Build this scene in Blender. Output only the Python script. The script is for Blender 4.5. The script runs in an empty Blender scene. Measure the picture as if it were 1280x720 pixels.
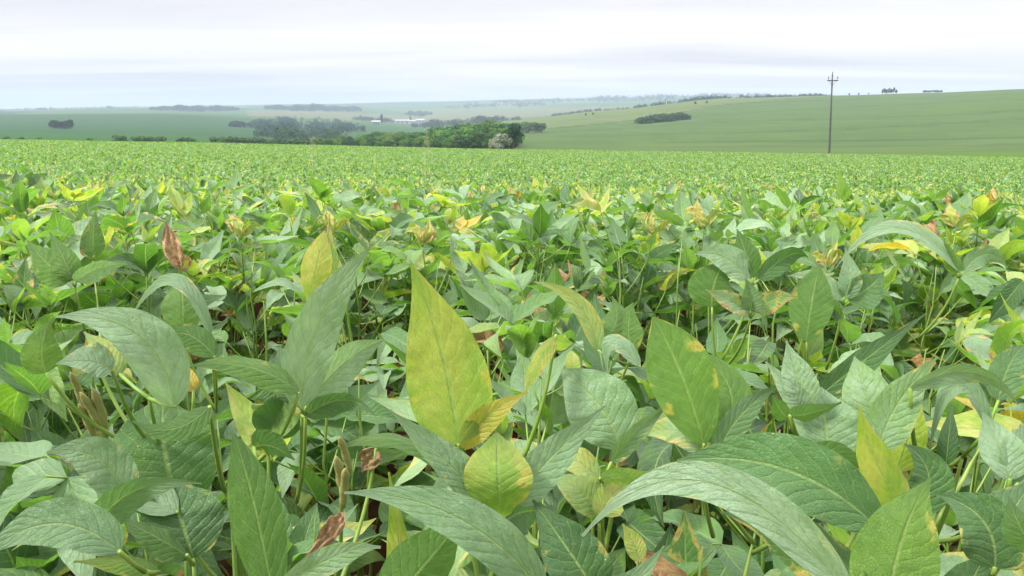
import bpy, math, random
import numpy as np
from mathutils import Vector, Matrix
R = math.radians
rng = random.Random(7)
nr = np.random.RandomState(11)
sc = bpy.context.scene
col = sc.collection

# ------------------------------------------------------------------ camera
ZC = 1.13                       # eye height over the soil; the crop stands about 0.8 m
PITCH = R(13.7); FPX = 924.0
CA, SA = math.cos(PITCH), math.sin(PITCH)
cd = bpy.data.cameras.new('camera'); cam = bpy.data.objects.new('camera', cd); col.objects.link(cam)
cam.location = (0, 0, ZC); cam.rotation_euler = (R(90) - PITCH, 0, 0)
cd.sensor_width = 36; cd.lens = 36*FPX/1280; cd.clip_start = .02; cd.clip_end = 60000
sc.camera = cam
FW = Vector((0, CA, -SA)); UP = Vector((0, SA, CA)); RT = Vector((1, 0, 0)); CP = Vector((0, 0, ZC))
def at(px, py, d):
    return CP + FW*d + RT*(d*(px-640)/FPX) + UP*(d*(360-py)/FPX)
def proj(p):
    v = p - CP; d = v.dot(FW)
    if d < .01: return None
    return 640+FPX*v.dot(RT)/d, 360-FPX*v.dot(UP)/d, d

# ------------------------------------------------------------------ sky and sun
SUN_EL, SUN_AZ = R(50), R(-112)    # azimuth from +Y, negative = to the left
w = bpy.data.worlds.new('World'); sc.world = w; w.use_nodes = True
nt = w.node_tree; N = nt.nodes; L = nt.links; N.clear()
def nd(tree, t, **k):
    n = tree.nodes.new(t)
    for a, b in k.items(): setattr(n, a, b)
    return n
out = nd(nt, 'ShaderNodeOutputWorld'); bg = nd(nt, 'ShaderNodeBackground'); bg.inputs['Strength'].default_value = .1
sky = nd(nt, 'ShaderNodeTexSky', sky_type='NISHITA'); sky.sun_disc = False
sky.sun_elevation = SUN_EL; sky.sun_rotation = SUN_AZ
tc = nd(nt, 'ShaderNodeTexCoord'); sep = nd(nt, 'ShaderNodeSeparateXYZ'); L.new(tc.outputs['Generated'], sep.inputs[0])
zc = nd(nt, 'ShaderNodeMath', operation='MAXIMUM'); L.new(sep.outputs['Z'], zc.inputs[0]); zc.inputs[1].default_value = 0
za = nd(nt, 'ShaderNodeMath', operation='ADD'); L.new(zc.outputs[0], za.inputs[0]); za.inputs[1].default_value = .05
dv = nd(nt, 'ShaderNodeVectorMath', operation='DIVIDE'); L.new(tc.outputs['Generated'], dv.inputs[0])
cmb = nd(nt, 'ShaderNodeCombineXYZ')
for i in range(3): L.new(za.outputs[0], cmb.inputs[i])
L.new(cmb.outputs[0], dv.inputs[1])
mp = nd(nt, 'ShaderNodeMapping'); mp.inputs['Scale'].default_value = (.16, .42, 0); mp.inputs['Rotation'].default_value = (0, 0, R(7)); mp.inputs['Location'].default_value = (3.1, 1.7, 0)
L.new(dv.outputs[0], mp.inputs[0])
nz = nd(nt, 'ShaderNodeTexNoise'); nz.inputs['Scale'].default_value = 1.0; nz.inputs['Detail'].default_value = 4; nz.inputs['Roughness'].default_value = .5; nz.inputs['Distortion'].default_value = .5
L.new(mp.outputs[0], nz.inputs['Vector'])
rp = nd(nt, 'ShaderNodeValToRGB'); L.new(nz.outputs['Fac'], rp.inputs[0])
SKYB, SKYW = (5.75, 5.6, 6.05, 1), (8.1, 7.8, 7.9, 1)
rp.color_ramp.elements[0].position = .36; rp.color_ramp.elements[0].color = SKYB
rp.color_ramp.elements[1].position = .60; rp.color_ramp.elements[1].color = SKYW
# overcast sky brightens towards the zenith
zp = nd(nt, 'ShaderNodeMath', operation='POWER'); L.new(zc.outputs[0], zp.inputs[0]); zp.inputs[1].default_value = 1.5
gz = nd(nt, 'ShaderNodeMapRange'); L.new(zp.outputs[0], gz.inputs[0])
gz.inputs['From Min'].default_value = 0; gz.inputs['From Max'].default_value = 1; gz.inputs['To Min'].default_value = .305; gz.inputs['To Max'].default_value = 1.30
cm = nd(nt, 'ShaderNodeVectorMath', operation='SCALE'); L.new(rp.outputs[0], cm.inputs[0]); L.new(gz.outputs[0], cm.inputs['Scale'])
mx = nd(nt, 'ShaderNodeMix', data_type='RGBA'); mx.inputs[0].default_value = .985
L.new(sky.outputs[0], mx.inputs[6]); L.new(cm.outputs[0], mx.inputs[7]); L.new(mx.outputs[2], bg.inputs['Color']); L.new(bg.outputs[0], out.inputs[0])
sd = bpy.data.lights.new('sun', 'SUN'); sd.energy = 1.5; sd.angle = R(10); sd.color = (1, .97, .90)
sun = bpy.data.objects.new('sun', sd); col.objects.link(sun)
dirv = Vector((math.sin(SUN_AZ)*math.cos(SUN_EL), math.cos(SUN_AZ)*math.cos(SUN_EL), math.sin(SUN_EL)))
sun.rotation_euler = dirv.to_track_quat('Z', 'Y').to_euler(); sun.location = (0, 0, 30)
sc.view_settings.view_transform = 'Standard'; sc.view_settings.look = 'None'; sc.view_settings.gamma = 1
sc.view_settings.exposure = 2.1
sc.cycles.max_bounces = 8; sc.cycles.diffuse_bounces = 2; sc.cycles.transmission_bounces = 6; sc.cycles.transparent_max_bounces = 8
sc.cycles.volume_bounces = 1; sc.cycles.use_denoising = True

# ------------------------------------------------------------------ helpers
def mesh_obj(name, V, F, mat=None, parent=None, UV=None, tint=None, smooth=True, loc=None):
    o = bpy.data.objects.new(name, mesh(name, V, F, mat, UV, tint, smooth)); col.objects.link(o)
    if parent: o.parent = parent
    if loc is not None: o.location = loc
    return o
def mesh(name, V, F, mat=None, UV=None, tint=None, smooth=True):
    me = bpy.data.meshes.new(name); me.from_pydata([tuple(v) for v in V], [], [tuple(f) for f in F])
    if UV is not None:
        uvl = me.uv_layers.new(name='UVMap'); li = np.empty(len(me.loops), dtype=np.int32); me.loops.foreach_get('vertex_index', li)
        uvl.data.foreach_set('uv', np.asarray(UV, dtype=np.float32)[li].ravel())
    if tint is not None:
        a = me.color_attributes.new('tint', 'FLOAT_COLOR', 'POINT'); t = np.ones((len(V), 4), dtype=np.float32); t[:, :3] = np.asarray(tint); a.data.foreach_set('color', t.ravel())
    if mat: me.materials.append(mat)
    if smooth: me.polygons.foreach_set('use_smooth', [True]*len(me.polygons))
    me.update(); return me
def tag(o, label=None, cat=None, group=None, kind=None):
    if label: o['label'] = label
    if cat: o['category'] = cat
    if group: o['group'] = group
    if kind: o['kind'] = kind
    return o
def empty(name, loc=(0, 0, 0), rz=0, s=1):
    o = bpy.data.objects.new(name, None); o.location = loc; o.rotation_euler = (0, 0, rz); o.scale = (s, s, s); o.empty_display_size = .1
    col.objects.link(o); return o
def tube(P, r, n=6, V=None, F=None, UV=None):
    """tapered tube along points P with radii r, appended to V, F"""
    V = [] if V is None else V; F = [] if F is None else F
    P = [Vector(p) for p in P]; m = len(P); b0 = len(V)
    ref = Vector((.37, .21, .9)).normalized()
    for i in range(m):
        t = (P[min(i+1, m-1)] - P[max(i-1, 0)]).normalized()
        a = t.cross(ref)
        if a.length < .1: a = t.cross(Vector((1, 0, 0)))
        a.normalize(); b = t.cross(a)
        for k in range(n):
            an = 2*math.pi*k/n; V.append(P[i] + (a*math.cos(an)+b*math.sin(an))*r[i])
            if UV is not None: UV.append((k/n, i/(m-1)))
    for i in range(m-1):
        for k in range(n):
            k2 = (k+1) % n; F.append((b0+i*n+k, b0+i*n+k2, b0+(i+1)*n+k2, b0+(i+1)*n+k))
    F.append(tuple(b0+k for k in reversed(range(n)))); F.append(tuple(b0+(m-1)*n+k for k in range(n)))
    return V, F
def box(V, F, x0, x1, y0, y1, z0, z1):
    b = len(V)
    V += [Vector((x, y, z)) for z in (z0, z1) for y in (y0, y1) for x in (x0, x1)]
    F += [(b+0, b+2, b+3, b+1), (b+4, b+5, b+7, b+6), (b+0, b+1, b+5, b+4), (b+2, b+6, b+7, b+3), (b+0, b+4, b+6, b+2), (b+1, b+3, b+7, b+5)]

# ------------------------------------------------------------------ materials
def new_mat(name):
    m = bpy.data.materials.new(name); m.use_nodes = True; t = m.node_tree; t.nodes.clear()
    o = nd(t, 'ShaderNodeOutputMaterial'); return m, t, o
class G:
    """tiny node-graph writer"""
    def __init__(s, t): s.t = t
    def _in(s, n, i, v):
        if hasattr(v, 'node') or isinstance(v, bpy.types.NodeSocket): s.t.links.new(v, n.inputs[i])
        else: n.inputs[i].default_value = v
    def m(s, op, a, b=0, c=0, clamp=False):
        n = nd(s.t, 'ShaderNodeMath', operation=op); n.use_clamp = clamp
        s._in(n, 0, a); s._in(n, 1, b)
        if op in ('MULTIPLY_ADD', 'SMOOTH_MIN', 'WRAP', 'COMPARE'): s._in(n, 2, c)
        return n.outputs[0]
    def mix(s, f, a, b, bt='MIX'):
        n = nd(s.t, 'ShaderNodeMix', data_type='RGBA', blend_type=bt); n.clamp_factor = True
        s._in(n, 0, f); s._in(n, 6, a); s._in(n, 7, b); return n.outputs[2]
    def noise(s, v, sc, det=3, rough=.55, dim='3D', w=None):
        n = nd(s.t, 'ShaderNodeTexNoise', noise_dimensions=dim); s._in(n, 'Scale', sc); s._in(n, 'Detail', det); s._in(n, 'Roughness', rough)
        if v is not None: s._in(n, 'Vector', v)
        if w is not None: s._in(n, 'W', w)
        return n.outputs['Fac']
    def ss(s, v, a, b, lo=0., hi=1.):
        n = nd(s.t, 'ShaderNodeMapRange', interpolation_type='SMOOTHSTEP'); s._in(n, 0, v); s._in(n, 1, a); s._in(n, 2, b); s._in(n, 3, lo); s._in(n, 4, hi); return n.outputs[0]
    def sepxyz(s, v):
        n = nd(s.t, 'ShaderNodeSeparateXYZ'); s._in(n, 0, v); return n.outputs
    def comb(s, x, y, z=0):
        n = nd(s.t, 'ShaderNodeCombineXYZ'); s._in(n, 0, x); s._in(n, 1, y); s._in(n, 2, z); return n.outputs[0]

def leaf_material(name, per_object):
    """soybean leaf. tint.r = yellowing, tint.g = light/dark variety, tint.b = damage"""
    m, t, o = new_mat(name); g = G(t)
    if per_object:
        oi = nd(t, 'ShaderNodeObjectInfo'); tint = oi.outputs['Color']; rnd = oi.outputs['Random']
    else:
        at_ = nd(t, 'ShaderNodeAttribute', attribute_name='tint'); tint = at_.outputs['Color']
        rnd = nd(t, 'ShaderNodeNewGeometry').outputs['Random Per Island']
    sc_ = nd(t, 'ShaderNodeSeparateColor'); t.links.new(tint, sc_.inputs[0]); Y, B, D = sc_.outputs
    uv = nd(t, 'ShaderNodeUVMap').outputs[0]; s = g.sepxyz(uv); u = g.m('SUBTRACT', s[0], .5); au = g.m('ABSOLUTE', u); v = s[1]
    geo = nd(t, 'ShaderNodeNewGeometry'); back = geo.outputs['Backfacing']
    seed = g.m('MULTIPLY', rnd, 37.0)
    co = g.comb(g.m('MULTIPLY', u, .55), v, seed)
    wob = g.m('MULTIPLY', g.m('SUBTRACT', g.noise(co, 5, 2), .5), .11)
    # veins
    ph = g.m('MULTIPLY', g.m('SUBTRACT', v, g.m('ADD', g.m('MULTIPLY', au, .46), wob)), 10.0)
    fr = g.m('ABSOLUTE', g.m('SUBTRACT', g.m('FRACT', ph), .5))          # 0.5 at vein
    lat = g.ss(fr, .435, .5)
    mid = g.ss(au, .038, .008)
    vein = g.m('MAXIMUM', mid, g.m('MULTIPLY', lat, .6))
    vo = nd(t, 'ShaderNodeTexVoronoi', feature='DISTANCE_TO_EDGE'); vo.inputs['Scale'].default_value = 48; t.links.new(co, vo.inputs['Vector'])
    net = g.ss(vo.outputs['Distance'], .12, 0.0)
    # colours
    big = g.noise(co, 2.6, 3); fine = g.noise(co, 14, 3)
    dark = (.013, .062, .008, 1); mid_c = (.066, .162, .040, 1); pale = (.270, .395, .235, 1)
    top = g.mix(g.ss(B, .60, 1.02), g.mix(g.m('MULTIPLY', B, 1.7), dark, mid_c), pale)
    top = g.mix(g.m('MULTIPLY', g.ss(big, .35, .7), .35), top, (.075, .19, .022, 1))
    under = g.mix(B, (.045, .128, .014, 1), (.145, .255, .070, 1))
    base = g.mix(back, top, under)
    # chlorosis: starts between the veins
    yel = g.mix(g.ss(big, .35, .65), (.34, .46, .035, 1), (.47, .45, .10, 1))
    yel = g.mix(g.ss(Y, .35, .75), (.175, .330, .030, 1), yel)
    ym = g.m('ADD', g.m('MULTIPLY', Y, 1.25), g.m('ADD', g.m('MULTIPLY', g.m('SUBTRACT', big, .5), .9), g.m('MULTIPLY', g.m('SUBTRACT', .25, fr), g.m('MULTIPLY', Y, -.45))))
    ym = g.m('MULTIPLY', g.ss(ym, .12, 1.05), g.ss(Y, .02, .25))
    ym = g.m('MULTIPLY', ym, g.m('ADD', .75, g.m('MULTIPLY', v, .25)))
    base = g.mix(ym, base, yel)
    deep = g.mix(g.ss(Y, .90, 1), base, (.52, .37, .04, 1)); base = deep
    base = g.mix(g.m('MULTIPLY', vein, .6), base, (.27, .38, .12, 1))
    base = g.mix(g.m('MULTIPLY', net, .05), base, (.17, .30, .08, 1))
    base = g.mix(g.ss(fine, .3, .75, 0, .22), base, (.03, .07, .01, 1))
    # small pale specks (feeding marks, dust)
    v2 = nd(t, 'ShaderNodeTexVoronoi'); v2.inputs['Scale'].default_value = 9; t.links.new(co, v2.inputs['Vector'])
    sp = g.m('MULTIPLY', g.ss(v2.outputs['Distance'], .075, .03), g.ss(g.noise(co, 3.3, 1), .50, .62))
    base = g.mix(g.m('MULTIPLY', sp, .6), base, (.45, .48, .22, 1))
    # brown lesions
    dn = g.noise(co, 4.2, 5, .62); edge = g.m('MULTIPLY', g.ss(au, .15, .5), .16)
    dm = g.m('ADD', g.m('ADD', dn, edge), g.m('MULTIPLY', D, .62))
    tan = g.mix(g.ss(fine, .35, .65), (.42, .27, .11, 1), (.26, .14, .055, 1))
    halo = g.m('MULTIPLY', g.ss(dm, .74, .86), g.ss(D, .03, .1))
    base = g.mix(g.m('MULTIPLY', halo, .7), base, (.50, .42, .09, 1))
    les = g.m('MULTIPLY', g.ss(dm, .84, .93), g.ss(D, .03, .1))
    base = g.mix(les, base, tan)
    # relief
    pil = g.m('SUBTRACT', .5, g.m('MULTIPLY', g.m('POWER', g.m('MULTIPLY', fr, 2.0), 3.0), .5))
    h = g.m('ADD', g.m('MULTIPLY', pil, .5), g.m('MULTIPLY', g.m('SUBTRACT', 1, net), .13))
    h = g.m('ADD', h, g.m('MULTIPLY', g.noise(co, 22, 2), .38)); h = g.m('SUBTRACT', h, g.m('MULTIPLY', mid, .35))
    h = g.m('MULTIPLY', h, g.m('SUBTRACT', 1, g.m('MULTIPLY', back, 2)))
    bp = nd(t, 'ShaderNodeBump'); bp.inputs['Strength'].default_value = .8; bp.inputs['Distance'].default_value = .0035; t.links.new(h, bp.inputs['Height'])
    p = nd(t, 'ShaderNodeBsdfPrincipled'); t.links.new(base, p.inputs['Base Color']); t.links.new(bp.outputs[0], p.inputs['Normal'])
    t.links.new(g.m('ADD', .46, g.m('MULTIPLY', fine, .16)), p.inputs['Roughness'])
    t.links.new(g.m('SUBTRACT', .50, g.m('MULTIPLY', back, .28)), p.inputs['Specular IOR Level'])
    p.inputs['Sheen Weight'].default_value = .16; p.inputs['Sheen Roughness'].default_value = .55; p.inputs['Sheen Tint'].default_value = (.92, 1, .93, 1)
    tr = nd(t, 'ShaderNodeBsdfTranslucent'); t.links.new(bp.outputs[0], tr.inputs['Normal'])
    trc = g.mix(1.0, base, (1.7, 1.9, .95, 1), 'MULTIPLY'); t.links.new(trc, tr.inputs[0])
    ms = nd(t, 'ShaderNodeMixShader'); t.links.new(g.m('SUBTRACT', g.m('ADD', .27, g.m('MULTIPLY', back, .22)), g.m('MULTIPLY', les, .22)), ms.inputs[0])
    t.links.new(p.outputs[0], ms.inputs[1]); t.links.new(tr.outputs[0], ms.inputs[2]); t.links.new(ms.outputs[0], o.inputs[0])
    return m
M_LEAF = leaf_material('soy_leaf', True)
M_LEAFM = leaf_material('soy_leaf_mass', False)

def simple(name, c1, c2, scale=8, rough=.6, bump=0., spec=.4, obj_space=True, trans=0.):
    m, t, o = new_mat(name); g = G(t); tc = nd(t, 'ShaderNodeTexCoord').outputs['Object']
    n = g.noise(tc, scale, 4); c = g.mix(g.ss(n, .3, .7), (*c1, 1), (*c2, 1))
    p = nd(t, 'ShaderNodeBsdfPrincipled'); t.links.new(c, p.inputs['Base Color']); p.inputs['Roughness'].default_value = rough; p.inputs['Specular IOR Level'].default_value = spec
    if bump:
        b = nd(t, 'ShaderNodeBump'); b.inputs['Strength'].default_value = bump; b.inputs['Distance'].default_value = .3/scale; t.links.new(n, b.inputs['Height']); t.links.new(b.outputs[0], p.inputs['Normal'])
    t.links.new(p.outputs[0], o.inputs[0]); return m
M_STEM = simple('green_stem', (.10, .19, .03), (.17, .24, .05), 30, .55, .2)
M_PET = simple('petiole', (.12, .23, .03), (.22, .30, .06), 25, .5)
M_POD = simple('pod', (.17, .22, .05), (.30, .27, .10), 60, .7, .5)
M_DRY = simple('dry_leaf', (.30, .15, .05), (.12, .055, .025), 60, .8, .6)
M_BARK = simple('bark', (.11, .08, .055), (.05, .04, .03), 6, .9, .5)
M_WOOD = simple('weathered_pole', (.085, .085, .080), (.045, .045, .045), 9, .85, .4)
M_PORC = simple('porcelain', (.22, .20, .18), (.12, .10, .09), 20, .3)
M_STRAW = simple('straw', (.42, .40, .22), (.30, .32, .15), 20, .7)
M_WHITE = simple('white_sheet_metal', (.33, .34, .35), (.27, .28, .30), .5, .5)
M_GREYROOF = simple('grey_roof', (.55, .56, .58), (.40, .41, .43), .4, .5)
M_DOOR = simple('shed_door', (.12, .14, .16), (.09, .10, .11), 1, .5)

def tree_mat():
    m, t, o = new_mat('tree_leaves'); g = G(t)
    oi = nd(t, 'ShaderNodeObjectInfo'); geo = nd(t, 'ShaderNodeNewGeometry')
    c = oi.outputs['Color']; r = geo.outputs['Random Per Island']
    cc = g.mix(g.m('MULTIPLY', r, .75), c, g.mix(1.0, c, (2.0, 1.75, 1.6, 1), 'MULTIPLY'))
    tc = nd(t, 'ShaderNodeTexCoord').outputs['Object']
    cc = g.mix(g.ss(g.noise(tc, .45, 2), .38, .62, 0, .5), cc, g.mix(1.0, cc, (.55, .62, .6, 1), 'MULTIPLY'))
    p = nd(t, 'ShaderNodeBsdfPrincipled'); t.links.new(cc, p.inputs['Base Color']); p.inputs['Roughness'].default_value = .8; p.inputs['Specular IOR Level'].default_value = .04
    tr = nd(t, 'ShaderNodeBsdfTranslucent'); t.links.new(cc, tr.inputs[0])
    ms = nd(t, 'ShaderNodeMixShader'); ms.inputs[0].default_value = .2; t.links.new(p.outputs[0], ms.inputs[1]); t.links.new(tr.outputs[0], ms.inputs[2]); t.links.new(ms.outputs[0], o.inputs[0]); return m
M_TREE = tree_mat()

# ------------------------------------------------------------------ terrain
def smooth_interp(x, xp, M):
    """monotone-ish cubic along axis 1 of M (rows) at scalar-array x; returns (len(M), len(x))"""
    x = np.clip(x, xp[0], xp[-1]); i = np.clip(np.searchsorted(xp, x)-1, 0, len(xp)-2)
    h = np.diff(xp); dlt = np.diff(M, axis=1)/h
    mm = np.zeros_like(M); mm[:, 1:-1] = (dlt[:, :-1]+dlt[:, 1:])/2; mm[:, 0] = dlt[:, 0]; mm[:, -1] = dlt[:, -1]
    t = (x-xp[i])/h[i]; hh = h[i]
    h00 = 2*t**3-3*t**2+1; h10 = t**3-2*t**2+t; h01 = -2*t**3+3*t**2; h11 = t**3-t**2
    return h00*M[:, i]+h10*hh*mm[:, i]+h01*M[:, i+1]+h11*hh*mm[:, i+1]
SX = .0165                       # the crop field is a low shoulder: level here, then falling away, and slightly to the right
_GY = np.array([-60., 0., 1.6, 3., 5., 10., 20., 40., 80., 140.]); _GZ = np.array([0., 0., 0., -.05, -.30, -.82, -1.46, -2.33, -3.80, -6.6])
def plane_z(x, y):
    z = smooth_interp(np.atleast_1d(np.asarray(y, float)), _GY, _GZ[None, :])[0] - SX*np.atleast_1d(np.asarray(x, float)) + .0075*(np.sqrt(np.atleast_1d(np.asarray(x, float))**2+25)-5)
    return z if np.ndim(x) else float(z[0])
def tan_az(px):                   # azimuth of a photo column near the horizon
    c = CA + SA*(360-150)/FPX
    return (px-640)/FPX/c
def el_slope(az, py):             # tangent of elevation for a photo row at an azimuth
    Yv = (360-py)/FPX; c = CA + SA*Yv
    return (-SA + CA*Yv)/(c/math.cos(az))
KX = [0, 200, 400, 520, 640, 760, 900, 1040, 1160, 1280]
KR = [105, 160, 250, 400, 700, 1100, 1600, 2200, 2900, 3900, 5300, 8500]
KP = [
 [173, 176, 177, 171, 163, 153, 143, 144, 139, 138.5, 136.5, 137],
 [176, 179, 181, 174, 164, 153, 142, 141, 136, 134, 133, 134],
 [180, 184, 187, 183, 172, 161, 150, 143, 137, 133, 130, 131],
 [184, 188, 191, 188, 178, 165, 157, 151, 142, 134, 127.5, 128],
 [187, 189, 187, 177, 161, 151, 150, 144, 137, 130, 125, 126],
 [189, 190, 188, 176, 154, 138, 139, 138, 132, 127, 122, 123],
 [190, 191, 188, 172, 142, 123, 128, 130, 126, 121, 119, 121],
 [191, 191, 188, 170, 136, 119.5, 124, 126, 123, 120, 119, 121],
 [191, 191, 188, 168, 131, 116, 121, 124, 123, 121, 120, 122],
 [191, 190, 187, 165, 125, 111, 117, 121, 122, 121, 120.5, 122]]
KAZ = np.array([math.atan(tan_az(p)) for p in KX])
KS = np.array([[el_slope(a, p) for p in row] for a, row in zip(KAZ, KP)])     # slopes
KZ = KS*np.array(KR)                                                          # heights relative to the eye
LKR = np.log(np.array(KR))
def ground_z(x, y):
    """height of the ground sheet (crop top beyond 70 m); arrays"""
    x = np.atleast_1d(np.asarray(x, float)); y = np.atleast_1d(np.asarray(y, float))
    r = np.hypot(x, y)+1e-6; az = np.arctan2(x, y)
    near = plane_z(x, y)
    a = np.clip(az, KAZ[0]-.35, KAZ[-1]+.35)
    zf = np.empty_like(r)
    rows = smooth_interp(np.log(np.clip(r, KR[0], KR[-1])), LKR, KZ)          # (n azimuth keys, points)
    j = np.clip(np.searchsorted(KAZ, a)-1, 0, len(KAZ)-2)
    t = np.clip((a-KAZ[j])/(KAZ[j+1]-KAZ[j]), 0, 1); t = t*t*(3-2*t)*.5+t*.5
    k = np.arange(len(r)); zf = rows[j, k]*(1-t)+rows[j+1, k]*t + ZC
    zf = np.where(r > KR[-1], zf*KR[-1]/np.maximum(r, 1), zf)
    s = np.clip((r-62)/(105-62), 0, 1); s = s*s*(3-2*s)
    rise = .72*np.clip((r-66)/6, 0, 1)
    # away from the view the far land levels out
    beh = np.clip((np.abs(az)-1.2)/.6, 0, 1); zf = zf*(1-beh) + beh*(-12)
    hum = 1.6*np.sin(x/310+1.3)*np.sin(y/270)*np.clip((r-900)/1500, 0, 1)*(r/3000)
    return (near+rise)*(1-s)+zf*s + hum*.5
def gz1(x, y): return float(ground_z(x, y)[0])

def pxr(px, r):
    a = math.atan(tan_az(px)); x, y = r*math.sin(a), r*math.cos(a); return x, y
azs = np.concatenate([np.linspace(-math.pi, -.86, 60), np.linspace(-.85, .85, 700), np.linspace(.86, math.pi, 60)])
rs = np.concatenate([[.25, .6, 1, 1.6, 2.4, 3.5, 5, 7, 10, 14, 20, 28, 36, 44, 52, 58, 62, 64, 66, 67, 68, 70, 72, 75, 80, 86, 93, 101, 110], np.geomspace(120, 2600, 150), np.geomspace(2680, 9400, 70)])
A, RR = np.meshgrid(azs, rs); X = RR*np.sin(A); Yg = RR*np.cos(A)
Z = ground_z(X.ravel(), Yg.ravel()); V = np.column_stack([X.ravel(), Yg.ravel(), Z]); nA = len(azs)
V = np.vstack([V, [[0, 0, 0]]]); ctr = len(V)-1
ii, jj = np.meshgrid(np.arange(len(rs)-1), np.arange(nA-1), indexing='ij'); q = ii*nA+jj
F = np.column_stack([q.ravel(), (q+nA).ravel(), (q+nA+1).ravel(), (q+1).ravel()])
Fl = [tuple(f[::-1]) for f in F.tolist()] + [(ctr, j+1, j) for j in range(nA-1)]
# land cover colours (real differences between crops, pasture and woods)
def cover(px, r, x, y):
    c = np.tile(np.array([.060, .135, .042]), (len(r), 1))
    def put(mask, colr): c[mask] = colr
    put(r < 2200, [.060, .150, .055])
    # far patchwork
    cx = np.floor((x+.35*y)/620); cy = np.floor((y-.25*x)/900); hsh = np.abs(np.sin(cx*12.9898+cy*78.233)*43758.5453) % 1
    far = r >= 1500
    pal = np.array([[.05, .12, .05], [.09, .17, .07], [.16, .21, .10], [.035, .08, .035], [.07, .15, .06], [.20, .21, .12]])
    c[far] = pal[(hsh[far]*6).astype(int)]
    right = px > 600
    # right hill
    put(right & (r < 1300), [.112, .180, .068])
    bd = np.interp(px, [600, 660, 830, 1030, 1100], [560, 640, 760, 1010, 1400])
    put(right & (r > bd) & (r < 1350), [.165, .215, .095])
    put(right & (r > bd*.985) & (r < bd*1.0), [.09, .12, .05])
    put((px > 1170+ (r-700)*.18) & (r > 560) & (r < 930), [.115, .185, .055])
    put(right & (r < 345+ 12*np.sin(px/60)), [.125, .190, .075])
    put(right & (r < 300) & (r > 292), [.08, .13, .055])
    put((px > 820) & (r > 352) & (r < 362), [.045, .12, .045])
    for rb, am, fr_, ph in ((455, 14, 90, 0), (560, 22, 130, 2), (690, 26, 110, 4), (835, 30, 140, 1)):     # contour banks across the slope
        q = rb + am*np.sin(px/fr_+ph) + .05*(px-900)
        m_ = right & (np.abs(r-q) < 4.5+rb*.004) & (px > 700); c[m_] = c[m_]*.80
    put((px < 330) & (r > 560) & (r < 1500), [.055, .130, .058])
    put(r < 140, [.125, .225, .055])
    return c
pxa = 640 + np.tan(np.clip(A.ravel(), -1.2, 1.2))*FPX*(CA+SA*(360-150)/FPX)
pxa = np.append(pxa, 640); rr_ = np.append(RR.ravel(), 0); cv = cover(pxa, rr_, V[:, 0], V[:, 1])*np.where(rr_ < 140, .50, .50)[:, None]*np.array([1.04, 1.08, .88])
def ground_mat():
    m, t, o = new_mat('ground_cover'); g = G(t); a = nd(t, 'ShaderNodeAttribute', attribute_name='tint').outputs['Color']
    tc = nd(t, 'ShaderNodeTexCoord').outputs['Object']
    cd_ = nd(t, 'ShaderNodeVectorMath', operation='LENGTH'); t.links.new(tc, cd_.inputs[0]); r = cd_.outputs['Value']
    soil = g.mix(g.noise(tc, 9, 5), (.060, .026, .014, 1), (.024, .012, .008, 1))
    s = g.sepxyz(tc)
    streak = g.noise(g.comb(g.m('MULTIPLY', s[0], .004), g.m('MULTIPLY', s[1], .02), s[2]), 1, 4)
    big = g.noise(tc, .012, 3); mids = g.noise(tc, .12, 4, .7); fine = g.noise(tc, 1.3, 3, .7)
    c = g.mix(g.ss(big, .3, .7, 0, .30), a, g.mix(1., a, (.72, .80, .72, 1), 'MULTIPLY'))
    c = g.mix(g.ss(streak, .35, .65, 0, .42), c, g.mix(1., c, (1.45, 1.3, 1.2, 1), 'MULTIPLY'))
    c = g.mix(g.ss(mids, .35, .65, 0, .22), c, g.mix(1., c, (.6, .66, .6, 1), 'MULTIPLY'))
    c = g.mix(g.ss(fine, .35, .65, 0, .35), c, g.mix(1., c, (.5, .6, .5, 1), 'MULTIPLY'))
    c = g.mix(g.ss(r, 64, 68), soil, c)
    p = nd(t, 'ShaderNodeBsdfPrincipled'); t.links.new(c, p.inputs['Base Color']); p.inputs['Roughness'].default_value = .9; p.inputs['Specular IOR Level'].default_value = .02
    b = nd(t, 'ShaderNodeBump'); b.inputs['Strength'].default_value = .6; b.inputs['Distance'].default_value = .15; t.links.new(fine, b.inputs['Height']); t.links.new(b.outputs[0], p.inputs['Normal'])
    t.links.new(p.outputs[0], o.inputs[0]); return m
ground = mesh_obj('ground', V.tolist(), Fl, ground_mat(), tint=cv)
tag(ground, 'reddish soil under the crop running out to green hills and far fields', None, kind='structure')

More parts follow.
